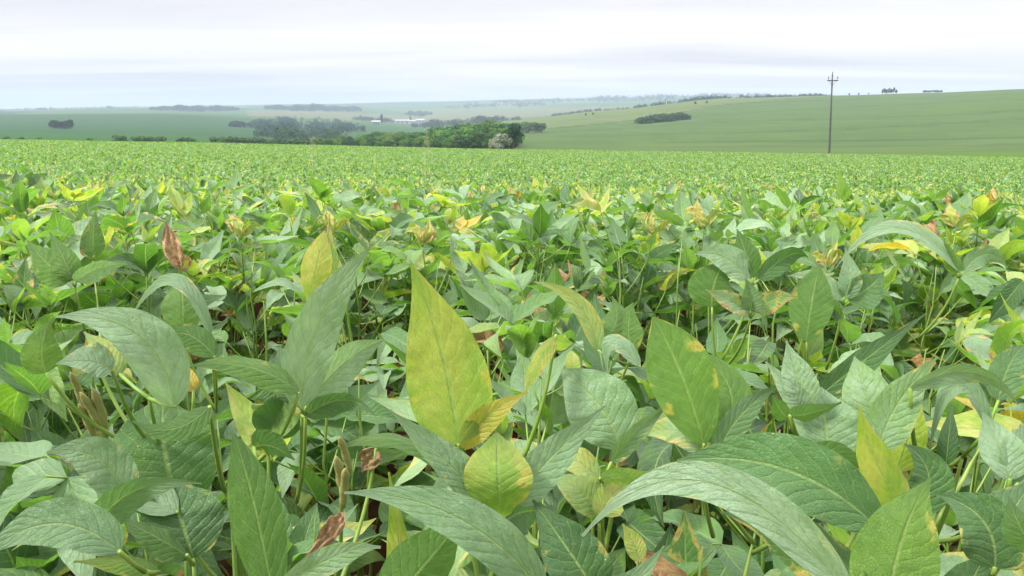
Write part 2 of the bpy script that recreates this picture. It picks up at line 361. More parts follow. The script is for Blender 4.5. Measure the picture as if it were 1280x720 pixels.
# ------------------------------------------------------------------ soybean leaves
def outline(v, wide=.38, rnd_=.72, acu=.42):
    e = math.log(.5)/math.log(wide)
    s = math.sin(math.pi*min(max(v, 0), 1)**e)
    s = s**(rnd_ if v < wide else .92)
    return s*(1-acu*max(0, v-.62)/.38*.8)
def leaf_shared(L_, Wd, droop, fold, twist, rip, seed, nu, nv, wide=.4, curl=0.):
    """leaf along +Y, upper face +Z, base at the origin"""
    r_ = random.Random(seed); V = []; UV = []; F = []
    ph1, ph2 = r_.uniform(0, 6), r_.uniform(0, 6)
    ang = 0; y = z = 0; ds = L_/nv; prev = [(0, 0, 0)]
    pts = [(0, 0, 0)]
    for i in range(nv):
        v = (i+.5)/nv; ang = droop*(v**1.2) - droop*.25 + .12*math.sin(v*5+ph1)
        y += ds*math.cos(ang); z -= ds*math.sin(ang); pts.append((y, z, ang))
    for i in range(nv+1):
        v = i/nv; y, z, ang = pts[i]; hw = Wd/2*outline(v, wide) if 0 < i < nv else .0006
        if i == 0: hw = .0012
        tw = twist*v; asym = 1+.08*math.sin(ph2)
        for j in range(nu+1):
            s = j/nu*2-1; a = abs(s); x = s*hw*(asym if s > 0 else 2-asym)
            f = fold*(1-.4*v)
            up = a*hw*math.sin(f) + curl*hw*a*a*(1 if curl else 0) + rip*hw*math.sin(v*15+ph1+(s > 0)*2.)*a*a
            x = x*math.cos(f*.9)
            xx = x*math.cos(tw)-up*math.sin(tw); uu = x*math.sin(tw)+up*math.cos(tw)
            V.append((xx, y+uu*math.sin(ang), z+uu*math.cos(ang))); UV.append((j/nu, v))
    for i in range(nv):
        for j in range(nu):
            a0 = i*(nu+1)+j; F.append((a0, a0+1, a0+nu+2, a0+nu+1))
    return V, F, UV
def leaf_params(k):
    r_ = random.Random(100+k)
    L_ = r_.uniform(.090, .130); W_ = L_*r_.uniform(.35, .50)
    return dict(L_=L_, Wd=W_, droop=r_.choice([.15, .4, .7, 1.1, 1.6, -.3]), fold=r_.uniform(.05, .75), twist=r_.uniform(-.5, .5), rip=r_.uniform(.03, .16), seed=k, wide=r_.uniform(.30, .42))
LEAVES_HI = []; LEAVES_MD = []
for k in range(22):
    p = leaf_params(k)
    V, F, UV = leaf_shared(nu=8, nv=14, **p); LEAVES_HI.append(mesh('leaf', V, F, M_LEAF, UV))
    V, F, UV = leaf_shared(nu=4, nv=7, **p); LEAVES_MD.append(mesh('leaf', V, F, M_LEAF, UV))
LEAVES_DRY = []
for k in range(4):
    V, F, UV = leaf_shared(.07, .045, 2.2, 1.1, 1.6, .55, 70+k, 6, 10, curl=.5); LEAVES_DRY.append(mesh('leaf', V, F, M_LEAF, UV))

# petioles: shared variants; each has an end point and an end direction
PETS = []
for k in range(10):
    r_ = random.Random(300+k); L_ = r_.uniform(.11, .21); lean = r_.uniform(.5, 1.05); P = []; p = Vector((0, 0, 0))
    for i in range(6):
        P.append(p.copy()); a = lean*(1-.35*i/5); p = p + Vector((0, math.sin(a), math.cos(a)))*L_/5
    V, F = tube(P, [.0024, .0019, .0016, .0015, .0014, .0013], 5)
    # petiolule carrying the end leaflet
    e = P[-1]; d = (P[-1]-P[-2]).normalized(); d2 = (d+Vector((0, .7, -.2))).normalized()
    V, F = tube([e, e+d2*.011, e+d2*.022], [.0013, .0011, .0010], 4, V, F)
    PETS.append((mesh('petiole', V, F, M_PET), e, e+d2*.022, L_))
def stem_mesh(h, seed, n=8):
    r_ = random.Random(seed); P = []; nseg = 9
    for i in range(nseg+1):
        t = i/nseg; P.append(Vector((.012*math.sin(t*5+seed)+(.004 if i % 2 else -.004), .010*math.sin(t*4+seed*2), h*t-.02)))
    V, F = tube(P, [.0040*(1-.6*i/nseg)*(.5 if i == nseg else 1)*(1.0 if i % 2 else 1.18) for i in range(nseg+1)], n); return mesh('stem', V, F, M_STEM), P
STEMS = [stem_mesh(.62, s) for s in range(4)]
def pod_mesh(seed):
    r_ = random.Random(seed); P = []; rad = []; n = 15
    for i in range(n):
        t = i/(n-1); P.append(Vector((0, .004*math.sin(t*3), -.046*t))); b = .5+.5*abs(math.sin(t*math.pi*3)); e = math.sin(math.pi*min(1, t*1.02)**.8)
        rad.append(max(.0004, .0036*(.45+.55*b)*max(e, 0)**.5))
    V, F = tube(P, rad, 7); V = [Vector((v.x, v.y*.62, v.z)) for v in V]; return mesh('pod', V, F, M_POD)
PODS = [pod_mesh(s) for s in range(3)]
def link(name, me, parent, M):
    o = bpy.data.objects.new(name, me); o.parent = parent; o.matrix_basis = M; col.objects.link(o); return o
def frame(h, nrm, p, s=1.0):
    """matrix with Y along h, Z near nrm"""
    y = h.normalized(); x = y.cross(nrm).normalized(); z = x.cross(y)
    M = Matrix(((x.x*s, y.x*s, z.x*s, p.x), (x.y*s, y.y*s, z.y*s, p.y), (x.z*s, y.z*s, z.z*s, p.z), (0, 0, 0, 1))); return M
PLANT = (.03, .60, '')
def rnd_tint(r_, dist=0.):
    q = r_.random()
    if q < .66: y = r_.uniform(0, .14)
    elif q < .93: y = r_.uniform(.14, .45)
    else: y = r_.uniform(.42, .80)
    d = 0.
    y = min(1, max(0, y+PLANT[0]*r_.uniform(.4, 1)))
    if r_.random() < .06 + .3*y: d = r_.uniform(.12, .33)
    return (y, min(1, max(0, r_.gauss(PLANT[1], .31))), d, 1)
def leaflet_dirs(az, r_, young=False):
    """three (heading, normal) pairs for one trifoliate leaf"""
    res = []
    style = r_.random()
    for k, da in enumerate((0, 1, -1)):
        a = az + da*r_.uniform(1.0, 1.6) + r_.gauss(0, .15)
        if young: pit = r_.uniform(.7, 1.35)
        elif style < .48: pit = r_.uniform(.4, 1.3) if k == 0 else r_.uniform(.1, 1.)
        elif style < .85: pit = r_.uniform(-.25, .5)
        else: pit = r_.uniform(-1.0, -.1)
        h = Vector((math.sin(a)*math.cos(pit), math.cos(a)*math.cos(pit), math.sin(pit)))
        n = Vector((-math.sin(a)*math.sin(pit), -math.cos(a)*math.sin(pit), math.cos(pit)))
        n = Matrix.Rotation(r_.gauss(0, .45), 3, h) @ n
        res.append((h, n))
    return res

HERO_PTS = []     # (px, py, depth, radius px) samples along the leaves that stand in the open
def blocked(p, rad=.05, strict=False):
    q = proj(p)
    if q is None: return False
    px, py, d = q
    if d < .36 and -200 < px < 1500: return True
    rp = rad*FPX/d
    for (hx, hy, hd, hr) in HERO_PTS:
        if d < hd+.02 and (hx-px)**2+(hy-py)**2 < (hr*.8+rp*.75)**2: return True
    return False

def random_plant(x, y, r_, label, near, mid, H=None, ntri=None, root=None, zmin=0., name='soybean_plant'):
    g0 = plane_z(x, y); H = H or r_.gauss(.70, .03); rz = r_.uniform(0, 6.283)
    if root is None:
        root = empty(name, (x, y, g0)); tag(root, label, 'soybean plant', 'soybean plants of the crop')
    sm, SP = STEMS[r_.randrange(4)]; sz = H/.62
    Ms = Matrix.Rotation(rz, 4, 'Z') @ Matrix.Diagonal((1, 1, sz, 1)); link('stem', sm, root, Ms)
    d0 = math.hypot(x, y)
    n = ntri or (28 if near else (21 if mid else 15)); org = Vector((x, y, g0)); cnt = 0
    lo = .36 if near else (.36 if mid else .45)
    for i in range(n):
        t = lo + (1-lo)*(i+.5)/n + r_.uniform(-.03, .03); t = min(1, t)
        az = i*2.4 + rz + r_.uniform(-.5, .5)
        pm, e, e2, pl = PETS[r_.randrange(len(PETS))]
        k = min(9, int(t*9)); sp = Ms @ SP[k].lerp(SP[min(9, k+1)], t*9-k)
        ps = (.75+.5*(1-t))*r_.uniform(.85, 1.15); young = i == n-1 or (i == n-2 and r_.random() < .5)
        if young: ps *= .5
        # Rz(-az) turns +Y to azimuth az
        Mp = Matrix.Translation(sp) @ Matrix.Rotation(-az, 4, 'Z') @ Matrix.Rotation(r_.gauss(0, .12), 4, 'X')
        end = Mp @ (e*1.0)
        M0 = Mp @ Matrix.Scale(ps, 4); endw = org + (M0 @ e)
        ldir = leaflet_dirs(az, r_, young)
        if d0 < 2.2 and blocked(endw + ldir[0][0]*.05, .07): continue
        po = link('petiole', pm, root, M0); inv = M0.inverted()
        y0 = rnd_tint(r_)
        if t < .45 and r_.random() < .4: y0 = (r_.uniform(.5, .85), y0[1], r_.uniform(0, .5), 1)
        for kk, (h, nn) in enumerate(ldir):
            b = M0 @ (e2 if kk == 0 else e)
            if d0 < 2.2 and (blocked(org+b+h*.05, .035) or blocked(org+b+h*.09, .02)): continue
            dry = r_.random() < .012
            me = (LEAVES_DRY[r_.randrange(4)] if dry else (LEAVES_HI if near or mid else LEAVES_MD)[r_.randrange(22)])
            s = r_.uniform(.82, 1.12)*float(np.interp(d0, [.8, 1.8], [.98, .98]))*(.62 if young else 1)*(1 if t < .8 else .93)
            lf = link('leaf', me, po, inv @ frame(h, nn, b, s))
            lf.color = (.9, .4, 1., 1) if dry else (min(1, max(0, y0[0]+r_.uniform(-.08, .08)+(.22 if young else 0))), min(1, max(0, y0[1]+r_.uniform(-.15, .15))), y0[2], 1)
        if not po.children: bpy.data.objects.remove(po)
    if near or mid:
        for q in range(5):
            t = r_.uniform(.25, .7); k = int(t*9); sp = Ms @ SP[k]; an = r_.uniform(0, 6.28)
            M = Matrix.Translation(sp) @ Matrix.Rotation(an, 4, 'Z') @ Matrix.Rotation(r_.uniform(.2, .7), 4, 'X')
            link('pod', PODS[r_.randrange(3)], root, M)
    return root

# ------------------------------------------------------------------ the plants that stand out, leaf by leaf
def bez(b, m, t, s):
    c = m*2-(b+t)*.5; return b*(1-s)**2 + c*2*s*(1-s) + t*s*s
def hero_leaf(parent, org, spec, seed):
    b, m, t, wpx, roll, face, tint = spec[:7]; ex = spec[7] if len(spec) > 7 else {}
    r_ = random.Random(seed); bw, mw, tw_ = at(*b), at(*m), at(*t)
    nv, nu = 26, 12; Wd = wpx*m[2]/FPX/max(.5, math.cos(R(roll))); Wd = min(Wd, ex.get('wmax', .085))
    V = []; UV = []; F = []; fold = ex.get('fold', .28); rip = ex.get('rip', .08); twist = R(ex.get('twist', r_.uniform(-18, 18))); wide = ex.get('wide', r_.uniform(.30, .40)); acu = ex.get('acu', .45)
    ph1, ph2 = r_.uniform(0, 6), r_.uniform(0, 6); crumple = ex.get('crumple', 0)
    sgn = 1 if face == 'U' else -1; prevS = None
    for i in range(nv+1):
        v = i/nv; P = bez(bw, mw, tw_, v); T = (bez(bw, mw, tw_, min(1, v+.02))-bez(bw, mw, tw_, max(0, v-.02))).normalized()
        vd = (CP-P).normalized(); S = T.cross(vd)
        if S.length < .15 and prevS is not None: S = prevS - T*prevS.dot(T)
        S.normalize()
        if prevS is not None: S = (S*.35+prevS*.65); S = (S - T*S.dot(T)).normalized()
        prevS = S
        rot = Matrix.Rotation(R(roll)+twist*(v-.4), 3, T); S2 = rot @ S; Nn = S2.cross(T)
        if Nn.dot(rot @ vd) < 0: Nn = -Nn
        if sgn < 0: Nn = -Nn
        Sx = T.cross(Nn)            # right-handed: x cross y = z
        hw = Wd/2*outline(v, wide, ex.get('rnd', .72), acu) if 0 < i < nv else .0008
        hw = max(hw, .0008)
        if i == 0: hw = .0014
        for j in range(nu+1):
            s = j/nu*2-1; a = abs(s); f = fold*(1-.3*v)
            up = a*hw*math.sin(f) + rip*hw*math.sin(v*13+ph1+(s > 0)*2.3)*a*a + .04*hw*math.sin(v*31+ph2+s*4)*a
            if crumple: up += crumple*hw*(math.sin(v*17+s*5+ph1)+math.sin(v*9-s*8+ph2))*(.3+a)
            V.append(P + Sx*(s*hw*math.cos(f*.9)) + Nn*up - org); UV.append((j/nu, v))
        HERO_PTS.append((*proj(P), hw*FPX/max(.1, proj(P)[2])*max(.35, math.cos(R(roll))))) if i % 3 == 0 else None
    for i in range(nv):
        for j in range(nu):
            a0 = i*(nu+1)+j; F.append((a0, a0+1, a0+nu+2, a0+nu+1))
    return V, F, UV, (tint[0], tint[1], max(tint[2], r_.choice([0, .04, .07, .11])), 1), bw
HEROES = []
def hero_plant(label, tris, stem=None, pods=()):
    """tris = list of trifoliate leaves, each a list of leaflet specs"""
    bases = [at(*l[0]) for tri in tris for l in tri]; c = sum(bases, Vector())/len(bases)
    sx, sy = (c.x+rng.uniform(-.03, .03), c.y+.05) if stem is None else (at(*stem).x, at(*stem).y)
    g0 = plane_z(sx, sy); org = Vector((sx, sy, g0)); top = max(b.z for b in bases)-g0
    root = empty('soybean_plant', org); tag(root, label, 'soybean plant', 'soybean plants of the crop')
    H = max(.3, top-.11); me, SP = stem_mesh(H, len(HEROES)+50); link('stem', me, root, Matrix.Identity(4))
    for z_ in np.linspace(max(.1, H-.22), H, 6):
        q_ = proj(org+Vector((0, 0, float(z_))))
        if q_: HERO_PTS.append((q_[0], q_[1], q_[2], 9))
    for ti, tri in enumerate(tris):
        leaves = [hero_leaf(root, org, l, 1000+len(HEROES)*50+ti*7+k) for k, l in enumerate(tri)]
        e = sum((l[4] for l in leaves), Vector())/len(leaves) - org
        if len(leaves) > 1: e = e + Vector((0, .003, -.008))
        hd = Vector((e.x, e.y, 0)).length; z0 = min(max(.08, e.z-max(.10, hd*1.0)), H-.005)
        s0 = Vector((0, 0, z0)); P = []
        for i in range(9):
            s = i/8; P.append(s0.lerp(e, s) + Vector((e.x, e.y, 0))*(.16*math.sin(math.pi*s)) )
        for p_ in P[2:]:
            q_ = proj(p_+org)
            if q_: HERO_PTS.append((q_[0], q_[1], q_[2], 9))
        V, F = tube(P, [.0021-.0009*i/8 for i in range(9)], 8)
        for l in leaves:
            q = l[4]-org; 
            if (q-e).length > .002: tube([e, e.lerp(q, .5)+Vector((0, 0, -.001)), q + (q-e).normalized()*.001], [.0017, .0014, .0013], 6, V, F)
        po = mesh_obj('petiole', V, F, M_PET, root)
        for (V, F, UV, tint, bw) in leaves:
            lf = mesh_obj('leaf', V, F, M_LEAF, po, UV); lf.color = tint
    for (p, sc_, an) in pods:
        q = at(*p)-org; link('pod', PODS[rng.randrange(3)], root, Matrix.Translation(q) @ Matrix.Rotation(an, 4, 'Y') @ Matrix.Rotation(.3, 4, 'X') @ Matrix.Scale(sc_, 4))
    HEROES.append((root, org, H)); return root

hero_plant('soybean plant with a cupped bright lime leaflet upright between two pale spread leaflets', [
  [((627, 648, .50), (623, 595, .475), (622, 540, .525), 88, 0, 'L', (.60, 1., .1), dict(acu=.0, wide=.5, fold=.12, rnd=.6)),
   ((640, 628, .50), (693, 568, .51), (757, 507, .53), 52, 15, 'U', (.12, .85, 0)),
   ((612, 630, .50), (552, 572, .49), (487, 512, .485), 44, 25, 'U', (.2, .8, 0))],
  [((580, 602, .56), (490, 548, .56), (395, 574, .57), 20, 55, 'L', (.25, .6, 0))],
  [((628, 655, .50), (655, 640, .54), (690, 640, .58), 50, 20, 'U', (.05, .5, 0)), ]])
hero_plant('soybean plant with a long dusty blue green leaflet arching down over the bottom edge', [
  [((680, 745, .43), (572, 648, .41), (430, 616, .41), 62, 15, 'U', (.0, .8, 0), dict(twist=10)),
   ((748, 745, .47), (712, 690, .47), (666, 625, .49), 78, 5, 'U', (.05, .18, .0), dict(wide=.38)),
   ((715, 760, .5), (770, 745, .5), (830, 682, .5), 50, 10, 'U', (.0, .9, 0))],
  [((478, 765, .50), (535, 700, .50), (580, 645, .51), 78, 15, 'L', (.2, .5, 0)),
   ((505, 760, .53), (500, 690, .53), (486, 590, .54), 36, 15, 'L', (.75, .6, 0))]])
hero_plant('soybean plant whose tallest leaflet is yellow green, pointed and fully upright', [
  [((573, 556, .52), (553, 442, .51), (513, 327, .50), 106, 5, 'L', (.62, 1., .12), dict(twist=5, fold=.12, wide=.31)),
   ((578, 562, .53), (608, 522, .52), (660, 490, .50), 36, 15, 'U', (.95, .8, .22), dict(acu=.4))],
  [((695, 420, .60), (672, 455, .58), (655, 494, .56), 22, 20, 'L', (.72, .9, .2)),
   ((690, 425, .60), (705, 430, .62), (716, 428, .64), 22, 20, 'L', (.55, .7, .0))]])
hero_plant('soybean plant with a tall pale grey green leaflet leaning to one side', [
  [((376, 510, .57), (400, 400, .56), (467, 305, .56), 60, 10, 'U', (.12, .95, 0), dict(twist=5, fold=.1)),
   ((383, 505, .58), (432, 452, .60), (480, 425, .62), 46, 30, 'U', (.0, .95, 0))],
  [((368, 500, .60), (355, 470, .61), (350, 430, .63), 40, 20, 'U', (.05, .6, 0)),
   ((382, 520, .58), (430, 500, .58), (470, 520, .57), 30, 40, 'U', (.1, .7, 0))]])
hero_plant('soybean plant with a large pale leaflet arching over yellow leaves and brown pods', [
  [((218, 508, .50), (172, 420, .48), (70, 396, .47), 66, 15, 'U', (.10, .95, 0), dict(twist=8)),
   ((150, 468, .55), (130, 440, .55), (105, 415, .56), 34, 10, 'U', (.6, .8, 0)),],
  [((58, 466, .53), (52, 432, .53), (66, 398, .54), 46, 0, 'L', (.42, .5, 0))],
  [((140, 462, .50), (108, 452, .49), (70, 455, .48), 40, 40, 'U', (.0, .85, 0))],
  [((242, 488, .60), (234, 470, .60), (222, 445, .61), 20, 10, 'U', (1, .8, .1))],
  [((120, 450, .62), (112, 438, .62), (108, 420, .62), 16, 10, 'U', (1, .8, .15))]],
  pods=[((88, 465, .56), 1.0, .05), ((100, 490, .55), 1.15, -.12), ((116, 485, .55), 1.2, .1), ((108, 500, .56), 1.0, .2), ((98, 505, .56), .9, 0)])
hero_plant('soybean plant with a narrow lime leaflet reaching sideways above a round green one', [
  [((374, 490, .54), (310, 458, .53), (234, 458, .52), 34, 40, 'L', (.28, .6, 0), dict(twist=0))],
  [((262, 508, .47), (215, 536, .46), (166, 526, .46), 32, 30, 'L', (.12, .5, 0))],
  [((228, 642, .57), (206, 565, .56), (205, 496, .58), 128, 5, 'U', (.3, .5, .0), dict(fold=.1, wide=.48, rnd=.5, acu=0)),
   ((222, 640, .55), (150, 590, .56), (140, 530, .6), 55, 30, 'U', (.05, .9, 0))],
  [((340, 480, .6), (345, 520, .6), (310, 560, .6), 60, 20, 'U', (.45, .4, .15))]])
hero_plant('soybean plant with wide dusty leaflets folding into the lower corner', [
  [((158, 622, .51), (118, 572, .50), (58, 566, .49), 58, 5, 'U', (.0, .85, 0)),
   ((110, 684, .44), (160, 618, .43), (252, 604, .42), 46, 25, 'U', (.05, .75, .03))],
  [((242, 698, .55), (226, 650, .55), (206, 590, .57), 100, 0, 'U', (.0, .25, 0), dict(wide=.45)),
   ((234, 694, .50), (190, 668, .49), (152, 650, .49), 34, 45, 'L', (.1, .4, 0))],
  [((150, 690, .40), (62, 655, .39), (-30, 705, .38), 62, 20, 'U', (.0, .75, 0)),
   ((198, 715, .45), (150, 704, .44), (92, 702, .44), 26, 30, 'L', (.5, .5, .12))]])
hero_plant('soybean plant with a narrow strap shaped bright green leaflet standing upright', [
  [((344, 770, .42), (322, 650, .42), (292, 542, .43), 64, 0, 'L', (.22, .45, 0), dict(wide=.5, acu=0, fold=.18, twist=6)),
   ((318, 560, .50), (340, 558, .50), (368, 575, .50), 36, 30, 'L', (.05, .2, 0))],
  [((335, 545, .6), (350, 515, .6), (362, 490, .6), 60, 10, 'U', (.2, .6, 0))]])
hero_plant('soybean plant carrying a crumpled dry brown leaflet low among bare stalks', [
  [((427, 642, .50), (412, 668, .49), (376, 702, .48), 30, 10, 'U', (.9, .5, 1.), dict(crumple=.35, fold=.9))],
  [((352, 735, .38), (420, 695, .38), (476, 684, .38), 36, 15, 'U', (.25, .9, .06))],
  [((470, 560, .62), (462, 575, .62), (452, 590, .62), 30, 10, 'U', (.8, .5, .8), dict(crumple=.2, fold=.5))]],
  pods=[((420, 570, .5), 1.1, .0), ((432, 585, .5), 1.0, .2), ((424, 545, .52), .9, -.1)])
hero_plant('soybean plant with two very long leaflets sweeping across the lower foreground', [
  [((1062, 745, .345), (885, 604, .335), (728, 670, .33), 56, 22, 'U', (.22, 1., .0), dict(twist=4)),
   ((1105, 668, .42), (985, 588, .42), (846, 576, .44), 88, 15, 'U', (.05, .6, 0), dict(twist=4, wide=.45))],
  [((1100, 760, .42), (1010, 680, .43), (900, 640, .44), 70, 40, 'L', (.1, .4, 0))]])
hero_plant('soybean plant with a broad triangular yellow green leaflet rising from the bottom edge', [
  [((1108, 770, .38), (1128, 672, .38), (1163, 598, .39), 100, 5, 'L', (.42, .8, .1), dict(fold=.12, wide=.3))],
  [((1138, 645, .45), (1098, 582, .44), (1074, 508, .43), 50, 10, 'L', (.68, .6, .04)),
   ((1150, 640, .47), (1160, 590, .47), (1130, 555, .47), 50, 25, 'U', (.05, .45, 0))],
  [((1100, 545, .56), (1082, 490, .56), (1068, 446, .58), 62, 5, 'U', (.35, .95, 0)),
   ((1098, 565, .51), (1122, 505, .51), (1172, 446, .51), 54, 15, 'U', (.35, .85, .0)),
   ((1122, 590, .54), (1138, 540, .54), (1152, 495, .56), 48, 10, 'L', (.85, .7, .0))]])
hero_plant('soybean plant with thin leaflets arching like ribbons at the right edge', [
  [((1138, 486, .50), (1215, 466, .50), (1273, 506, .50), 24, 40, 'U', (.25, .85, 0))],
  [((1236, 535, .52), (1194, 484, .52), (1160, 572, .52), 22, 50, 'U', (.15, .8, 0)),
   ((1182, 585, .56), (1186, 545, .56), (1190, 505, .57), 24, 0, 'U', (0, .1, 0))],
  [((1262, 600, .47), (1250, 560, .48), (1228, 515, .50), 50, 20, 'U', (.05, .9, 0)),
   ((1272, 605, .47), (1280, 560, .48), (1300, 520, .5), 50, 20, 'U', (.05, .8, 0))],
  [((1248, 500, .6), (1262, 455, .6), (1285, 430, .6), 40, 10, 'U', (0, .7, 0))]])
hero_plant('soybean plant with a rounded quilted green leaflet upright above a tan scorched one', [
  [((880, 556, .56), (852, 470, .55), (816, 396, .55), 84, 0, 'L', (.26, .8, .0), dict(wide=.5, acu=0, rnd=.55, fold=.12)),
   ((886, 555, .58), (915, 500, .59), (878, 440, .61), 56, 15, 'L', (.32, .6, .0), dict(wide=.5, acu=0)),
   ((876, 562, .57), (842, 538, .58), (797, 545, .60), 40, 30, 'U', (.5, 1., .3), dict(acu=0))]])
hero_plant('soybean plant with a broad squarish grey green leaflet beside thin stalks', [
  [((774, 562, .60), (752, 512, .60), (702, 462, .62), 86, 5, 'U', (.05, .85, .03), dict(wide=.52, rnd=.5, acu=0, fold=.1))],
  [((764, 578, .56), (798, 538, .56), (840, 502, .57), 24, 35, 'U', (.35, .8, .0)),
   ((750, 598, .52), (784, 596, .51), (822, 590, .50), 22, 25, 'L', (.5, .5, 0)),
   ((748, 600, .60), (715, 575, .61), (688, 590, .63), 34, 20, 'U', (.62, .9, .16))],
  [((748, 640, .58), (722, 612, .58), (690, 596, .6), 46, 30, 'U', (.55, .8, .1)),
   ((752, 645, .56), (765, 620, .57), (790, 600, .6), 40, 20, 'U', (.8, .8, .05))],
  [((800, 700, .5), (790, 675, .5), (778, 655, .5), 26, 10, 'U', (.9, .9, .2))]])
hero_plant('soybean plant with pale pointed leaflets under a long dark oblique leaflet', [
  [((1018, 500, .60), (1078, 452, .60), (1157, 392, .62), 34, 25, 'U', (0, .35, .0)),
   ((1012, 506, .55), (996, 468, .55), (983, 426, .56), 42, 5, 'U', (.05, .95, 0)),
   ((1004, 512, .55), (985, 485, .55), (957, 452, .56), 30, 10, 'U', (.0, .95, 0))],
  [((988, 520, .50), (1015, 516, .49), (1052, 503, .49), 22, 35, 'L', (.1, .45, 0)),
   ((1034, 580, .56), (1032, 530, .56), (1026, 484, .58), 80, 0, 'U', (.02, .85, 0), dict(wide=.45)),
   ((985, 522, .52), (975, 512, .51), (966, 494, .50), 24, 10, 'L', (.1, .4, 0))],
  [((896, 572, .55), (925, 520, .55), (975, 480, .57), 34, 20, 'U', (0, .7, 0))],
  [((1010, 600, .52), (1040, 572, .52), (1095, 590, .52), 42, 25, 'L', (.15, .4, 0)),
   ((1006, 602, .52), (985, 585, .52), (962, 575, .53), 26, 10, 'L', (.45, .6, 0))]])
hero_plant('soybean plant with deeply veined dark leaflets filling the lower right corner', [
  [((1243, 710, .42), (1228, 650, .42), (1170, 618, .44), 78, 10, 'U', (0, .35, 0), dict(fold=.4)),
   ((1250, 706, .42), (1262, 648, .43), (1295, 600, .45), 78, 10, 'U', (0, .35, 0), dict(fold=.4))],
  [((1300, 690, .36), (1276, 660, .36), (1262, 622, .37), 46, 0, 'L', (.15, .45, 0))],
  [((1200, 760, .46), (1215, 725, .46), (1235, 690, .46), 60, 10, 'U', (0, .3, 0))]])
hero_plant('soybean plant with a cream yellow leaflet drooping in the middle distance', [
  [((748, 438, .84), (722, 380, .83), (667, 352, .82), 26, 15, 'U', (.6, 1., .05)),
   ((752, 430, .84), (770, 400, .86), (765, 370, .88), 34, 10, 'L', (.2, .7, 0)),
   ((800, 458, .82), (765, 430, .82), (760, 470, .82), 22, 40, 'U', (.05, .9, 0))],
  [((790, 440, .85), (785, 405, .86), (792, 378, .88), 40, 10, 'L', (.3, .7, .12))]])
hero_plant('soybean plant with a tall mottled yellow leaflet edged in rust', [
  [((386, 378, 1.00), (396, 332, 1.00), (406, 288, 1.02), 38, 0, 'L', (.72, .7, .22), dict(wide=.5, acu=0))],
  [((430, 350, 1.05), (415, 325, 1.05), (412, 268, 1.1), 22, 10, 'L', (.5, .5, .3))]])
hero_plant('soybean plant with a single round pale leaflet upright in the left middle', [
  [((228, 418, .90), (228, 382, .90), (224, 345, .92), 50, 0, 'L', (.15, .9, 0), dict(wide=.5, rnd=.5, acu=0))],
  [((263, 422, .85), (218, 352, .85), (164, 396, .85), 20, 45, 'U', (.15, .8, 0))],
  [((268, 445, .82), (235, 418, .82), (205, 424, .82), 36, 15, 'L', (.1, .35, 0))]])
hero_plant('soybean plant with lime leaflets cupped upward near the left edge', [
  [((88, 350, .95), (60, 330, .95), (34, 300, .97), 44, 0, 'L', (.3, .5, 0)),
   ((90, 352, .95), (80, 325, .95), (62, 290, .97), 34, 0, 'L', (.35, .6, 0)),
   ((95, 352, .95), (125, 335, .95), (160, 330, .96), 26, 35, 'U', (0, .9, 0))],
  [((118, 320, 1.3), (116, 295, 1.3), (120, 262, 1.32), 28, 0, 'L', (.25, .6, 0)),
   ((110, 320, 1.3), (106, 305, 1.3), (114, 278, 1.3), 12, 0, 'U', (.9, .6, .55))]])
hero_plant('soybean plant topped by a shrivelled rust brown leaflet', [
  [((226, 338, 1.25), (214, 305, 1.25), (208, 276, 1.25), 24, 0, 'U', (.85, .6, .9), dict(crumple=.2, fold=.6)),
   ((224, 338, 1.25), (232, 325, 1.25), (228, 318, 1.25), 16, 0, 'L', (.6, .5, .6), dict(crumple=.2))]])
hero_plant('soybean plant with dark green oval leaflet upright over two tan tipped leaflets', [
  [((941, 348, .95), (932, 316, .95), (921, 286, .97), 32, 0, 'L', (.02, .3, 0)),
   ((935, 350, .95), (905, 322, .95), (868, 318, .95), 36, 20, 'U', (.05, .9, 0)),
   ((948, 350, .95), (985, 320, .95), (1010, 322, .95), 26, 30, 'U', (.05, .6, 0))],
  [((940, 388, .85), (938, 368, .84), (932, 348, .83), 30, 0, 'U', (.05, .8, 0), dict(fold=.7)),
   ((936, 390, .85), (910, 375, .84), (882, 362, .83), 24, 10, 'U', (.3, 1., .35)),
   ((944, 390, .85), (968, 374, .84), (998, 372, .83), 28, 15, 'U', (.4, 1., .38))],
  [((890, 384, .95), (893, 352, .95), (908, 326, .97), 60, 10, 'L', (.2, .4, 0))]])
hero_plant('soybean plant with a tall rounded green leaflet behind the thin stalk on the right', [
  [((1008, 428, .95), (1014, 380, .95), (1024, 330, .97), 54, 0, 'L', (.18, .55, .08), dict(wide=.5, acu=0))],
  [((1055, 372, 1.0), (1062, 345, 1.0), (1056, 310, 1.02), 28, 20, 'U', (0, .8, 0)),
   ((1060, 375, 1.0), (1085, 360, 1.0), (1105, 340, 1.0), 44, 20, 'U', (0, .7, 0)),
   ((1052, 375, 1.0), (1020, 350, 1.0), (985, 345, 1.0), 22, 40, 'U', (.1, .85, 0))]])
hero_plant('soybean plant with a sickle shaped pale leaflet curving over its neighbours', [
  [((1200, 340, 1.05), (1120, 285, 1.05), (1045, 335, 1.05), 18, 45, 'U', (.1, .9, 0)),
   ((1205, 340, 1.05), (1232, 318, 1.05), (1260, 335, 1.05), 26, 20, 'U', (.1, .8, 0)),
   ((1198, 342, 1.05), (1188, 322, 1.05), (1180, 300, 1.05), 20, 0, 'L', (.35, .6, 0))]])
